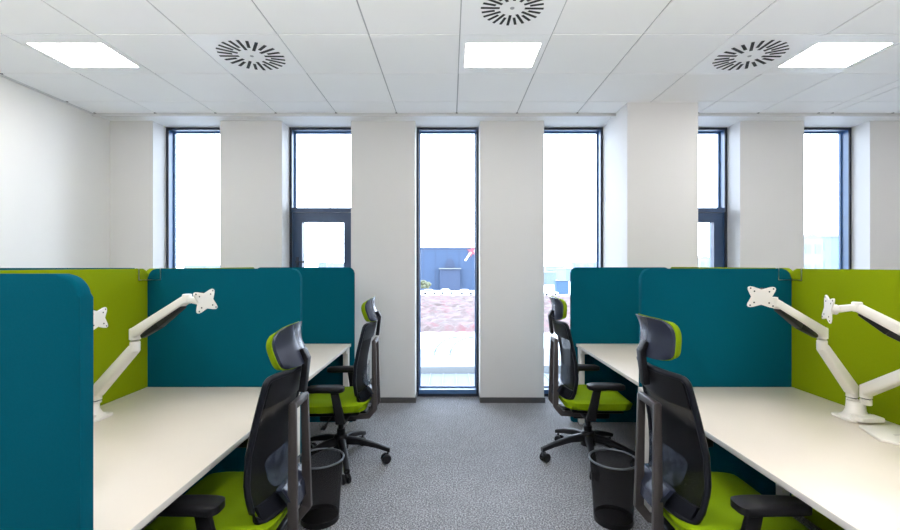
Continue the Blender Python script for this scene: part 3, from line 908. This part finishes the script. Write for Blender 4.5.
# red heath: gently bumpy field with tufts
bm = bmesh.new()
nx, ny = 120, 50
X0, X1, Q0, Q1 = -45, 45, 56, 116
V = [[bm.verts.new((X0 + (X1 - X0) * i / nx + random.uniform(-.2, .2), Q0 + (Q1 - Q0) * j / ny + random.uniform(-.3, .3),
                    G + (0.0 if i in (0, nx) or j in (0, ny) else random.uniform(0.3, 0.9)))) for j in range(ny + 1)] for i in range(nx + 1)]
for i in range(nx):
    for j in range(ny): bm.faces.new((V[i][j], V[i + 1][j], V[i + 1][j + 1], V[i][j + 1]))
h = obj('heath_grass', bm, M['heath'], None, 0); tag(h, 'rough reddish heath and dry grass outside the window', 'grass', kind='stuff')

# big blue shed with entrance block and red splash sign
d = 150
t = thing('warehouse', 'large blue clad warehouse with red sign beyond the heath', 'building', (0, d, G))
ztop = PZ(248, d) - G
obj('wall', B(-25, 21, 0, 40, 0, ztop), M['navyclad'], t, 0)
bm = bmesh.new()
for k in range(12): box(bm, -25 + k * 4, -24.9 + k * 4, -0.06, 0, 0.4, ztop)
box(bm, -25, 21, -0.1, 0, ztop - 0.6, ztop + 0.2)
obj('cladding_joint', bm, M['navydark'], t, 0)
en = obj('entrance_block', B(PX(440, d), PX(460, d), -2.5, 0, 0, PZ(269, d) - G), M['navydark'], t, 0)
obj('canopy', B(PX(439, d), PX(461, d), -3.2, 0, PZ(269, d) - G, PZ(268, d) - G), M['annexlight'], en, 0)
bm = bmesh.new()
ar = [(PX(450 + 5 * math.cos(PI * k / 12), d), PZ(267.5 - 9 * math.sin(PI * k / 12), d) - G) for k in range(13)]
prism(bm, ar, 0, 0.15, mtx_axes((0, 0, 0), (1, 0, 0), (0, 0, 1), (0, -1, 0)))
obj('arched_panel', bm, M['navydark'], en, 0)
bm = bmesh.new()
cxs, czs = PX(472, d), PZ(251.5, d) - G
sp = []
rs = [1.9, .9, 2.2, 1.0, 1.6, .8, 2.0, 1.0, 1.5, .9, 2.1, .8, 1.7, 1.0]
for k, r in enumerate(rs):
    a = 2 * PI * k / len(rs)
    sp.append((cxs + r * math.cos(a), czs + r * math.sin(a)))
mt = mtx_axes((0, 0, 0), (1, 0, 0), (0, 0, 1), (0, -1, 0))
prism(bm, sp, 0.1, 0.3, mt); obj('red_splash_sign', bm, M['red'], t, 0)
bm = bmesh.new()
prism(bm, [(cxs - 2.6, czs - 3.0), (cxs - 2.0, czs - 3.2), (cxs - 0.2, czs - 0.4), (cxs - 0.7, czs - 0.2)], 0.1, 0.35, mt)
prism(bm, [(cxs + 0.6, czs + 0.1), (cxs + 0.9, czs - 0.2), (cxs + 1.6, czs + 0.9), (cxs + 1.3, czs + 1.2)], 0.32, 0.36, mt)
obj('white_sign_stroke', bm, M['whitesign'], t, 0)

# parked white cars in front of the shed
def make_car():
    t = thing('parked_car', 'car', 'car', (0, 0, G), 0, 'white cars parked beyond the heath')
    bm = bmesh.new()
    side = [(-2.1, .35), (2.1, .35), (2.15, .8), (1.9, .95), (1.0, 1.0), (0.5, 1.48), (-1.3, 1.5), (-1.9, 1.0), (-2.12, .95)]
    prism(bm, side, -0.85, 0.85, mtx_axes((0, 0, 0), (1, 0, 0), (0, 0, 1), (0, -1, 0)), bevel=0.06)
    obj('car_body', bm, M['carwhite'], t)
    bm = bmesh.new(); prism(bm, [(0.85, 1.03), (0.45, 1.42), (-1.2, 1.43), (-1.65, 1.03)], 0.84, 0.87, mtx_axes((0, 0, 0), (1, 0, 0), (0, 0, 1), (0, -1, 0)))
    obj('side_window', bm, M['hazewin'], t, 0)
    for s in (-1.3, 1.3):
        bm = bmesh.new(); cyl(bm, (s, -0.9, .32), (s, 0.9, .32), .32, 16); obj('wheel', bm, M['black'], t)
    return t
car0 = make_car()
cars = [(430, 128, 'white parked car in front of the blue warehouse, by the bush'), (447, 130, 'white parked car before the warehouse entrance block'),
        (466, 128, 'white parked car below the red sign'), (550, 124, 'white parked car near the blue container')]
for k, (px, dd, lab) in enumerate(cars):
    if k == 0: car0.location = (PX(px, dd), dd, G); car0['label'] = lab
    else: dup(car0, (PX(px, dd), dd, G), 0.06 * k, lab)

# bush
bm = bmesh.new()
for k in range(70):
    a, b, r = random.uniform(0, 2 * PI), random.uniform(-.2, 1.4), random.uniform(0.5, 1.7)
    c = Vector((math.cos(a) * math.cos(b), math.sin(a) * math.cos(b), math.sin(b))) * r
    bmesh.ops.create_icosphere(bm, subdivisions=1, radius=random.uniform(.3, .6), matrix=Matrix.Translation(c + Vector((0, 0, 2.6))))
tb = thing('bush', 'small green and orange bush beside the blue warehouse', 'bush', (PX(424, 122), 122, G))
obj('foliage', bm, M['bush'], tb, 60)
bm = bmesh.new(); tube(bm, [(0, 0, 0), (0.05, 0, 1.2), (0, 0, 2.4)], [0.14, 0.11, 0.08], 8); obj('stem', bm, M['base'], tb)

# blue container
dc = 128
t = thing('shipping_container', 'blue container standing beyond the heath', 'container', (PX(562.5, dc), dc, G))
hw = 6.2 * dc / F
zt = PZ(281, dc) - G
obj('container_body', B(-hw, hw, 0, 2.5, 0.1, zt), M['kiosk'], t, 0)
bm = bmesh.new()
for k in range(9): box(bm, -hw + 0.1 + k * hw / 4.5, -hw + 0.25 + k * hw / 4.5, -0.06, 0, 0.3, zt - .2)
obj('corrugation', bm, M['kiosk'], t, 0)
obj('roof_edge', B(-hw - .1, hw + .1, -0.15, 2.6, zt - .12, zt + .08), M['navydark'], t, 0)

# low town buildings towards the horizon
def town(px0, px1, ytop, d, depth, m, label, roof='flat'):
    x0, x1 = PX(px0, d), PX(px1, d); zt = PZ(ytop, d) - G
    t = thing('distant_building', label, 'building', ((x0 + x1) / 2, d, G), 0, 'pale town buildings on the horizon')
    w = (x1 - x0) / 2
    obj('wall', B(-w, w, 0, depth, 0, zt), m, t, 0)
    nw = min(5, max(2, int(w * 2 / 4))); nf = min(3, max(1, int(zt / 4)))
    for i in range(nw):
        for j in range(nf):
            xa = -w + (i + .2) * 2 * w / nw; xb = -w + (i + .8) * 2 * w / nw
            za = (j + .3) * zt / nf; zb_ = (j + .75) * zt / nf
            obj('window', B(xa, xb, -0.1, 0, za, zb_), M['hazewin'], t, 0)
    if roof == 'gable':
        bm = bmesh.new(); prism(bm, [(-w - .4, 0), (w + .4, 0), (0, w * 0.55)], 0, depth, mtx_axes((0, 0, zt), (1, 0, 0), (0, 0, 1), (0, 1, 0)))
        obj('roof', bm, M['haze'], t, 0)
    else:
        obj('roof', B(-w - .3, w + .3, -.3, depth + .3, zt, zt + .5), M['haze2'], t, 0)
town(546, 564, 267, 260, 20, M['haze2'], 'pale low town building seen past the far right chair')
town(566, 575, 269, 230, 20, M['haze'], 'blue grey town building just left of the far right partition')
town(572, 620, 262.5, 300, 25, M['haze2'], 'long pale town building above the far right partition')
town(540, 556, 273, 190, 15, M['haze'], 'low bluish building beside the right window pillar')
town(318, 326, 263, 330, 20, M['haze'], 'tiny town building in the left opening window')
town(327, 345, 263.8, 300, 20, M['haze2'], 'low town terrace in the left opening window')
town(184, 206, 265.6, 320, 20, M['haze'], 'tiny building in the leftmost window')
town(803, 823, 239, 105, 12, M['haze2'], 'pale house block in the rightmost window', 'gable')
town(821, 850, 237, 125, 14, M['haze'], 'taller bluish house block in the rightmost window')
town(700, 712, 259, 260, 14, M['haze2'], 'tiny gabled house in the right opening window', 'gable')

# annex roof close below the windows
t = thing('annex_roof', 'pale annex roof and parapet just below the middle window', 'building', (0, 14, G))
obj('roof_slab', B(-9, 9, -3, 2.3, 0, PZ(377, 15.8) - G), M['annex'], t, 0)
bm = bmesh.new()
for k in range(40): box(bm, -9 + k * 0.46, -8.97 + k * 0.46, -3, 2.3, PZ(377, 15.8) - G, PZ(377, 15.8) - G + 0.03)
obj('roof_rib', bm, M['annexlight'], t, 0)
bm = bmesh.new(); prism(bm, [(-9, 2.0), (9, 2.9), (9, 6.0), (-9, 6.0)], 0, PZ(371, 15.8) - G); obj('parapet', bm, M['annexlight'], t, 0)
zp = PZ(371, 15.8) - G
for k, x in enumerate((0.30, 0.95)):
    bm = bmesh.new()
    tube(bm, [(-0.95 + x + 1.0 * (1 - math.cos(PI / 2 * q / 8)), 4.6, zp + 0.75 * math.sin(PI / 2 * q / 8)) for q in range(9)], 0.035, 8)
    obj('curved_rib', bm, M['hazewin'], t)
vb = thing('roof_vent_box', 'small white vent box on the annex roof', 'vent box', (PX(426, 12.5), 12.5, PZ(377, 15.8) + 0.0))
obj('box_body', B(-0.19, 0.19, 0, 0.4, 0, 0.24, bevel=0.01), M['carwhite'], vb)
bm = bmesh.new()
for k in range(4): box(bm, -0.15 + k * 0.08, -0.11 + k * 0.08, -0.008, 0.0, 0.05, 0.16)
obj('louver', bm, M['haze2'], vb, 0)

# ------------------------------------------------------------------ light
w = bpy.data.worlds.new('overcast_sky'); bpy.context.scene.world = w; w.use_nodes = True
nt = w.node_tree; bg = nt.nodes['Background']
tc = nt.nodes.new('ShaderNodeTexCoord'); sep = nt.nodes.new('ShaderNodeSeparateXYZ')
nt.links.new(tc.outputs['Generated'], sep.inputs[0])
cr = nt.nodes.new('ShaderNodeValToRGB')
cr.color_ramp.elements[0].position = 0.0; cr.color_ramp.elements[0].color = (0.80, 0.88, 1.0, 1)
cr.color_ramp.elements[1].position = 0.6; cr.color_ramp.elements[1].color = (0.72, 0.84, 1.0, 1)
nt.links.new(sep.outputs['Z'], cr.inputs[0]); nt.links.new(cr.outputs[0], bg.inputs['Color'])
bg.inputs['Strength'].default_value = 10.0

def area(name, loc, rot, sx, sy, watts, col=(1, 0.975, 0.945)):
    l = bpy.data.lights.new(name, 'AREA'); l.shape = 'RECTANGLE'; l.size = sx; l.size_y = sy; l.energy = watts; l.color = col
    o = bpy.data.objects.new(name, l); C.objects.link(o); o.location = loc; o.rotation_euler = rot
    return o
# the ceiling lights of the room behind the camera
for x, y in LIGHTS[3:]:
    area('ceiling_lamp', (x, y, CEIL - 0.02), (0, 0, 0), 0.52, 0.38, 6)
# added fill lights, out of view, aimed up to brighten the ceiling
for x in (-2.6, 0.2, 3.4):
    area('fill_uplight', (x, 0.0, 1.75), (PI, 0, 0), 0.9, 0.9, 74)
sc = bpy.context.scene
sc.view_settings.view_transform = 'Standard'
sc.view_settings.look = 'None'
sc.view_settings.exposure = 0.42
sc.cycles.max_bounces = 10; sc.cycles.diffuse_bounces = 6; sc.cycles.transparent_max_bounces = 16
sc.cycles.use_denoising = True
sc.cycles.sample_clamp_indirect = 6
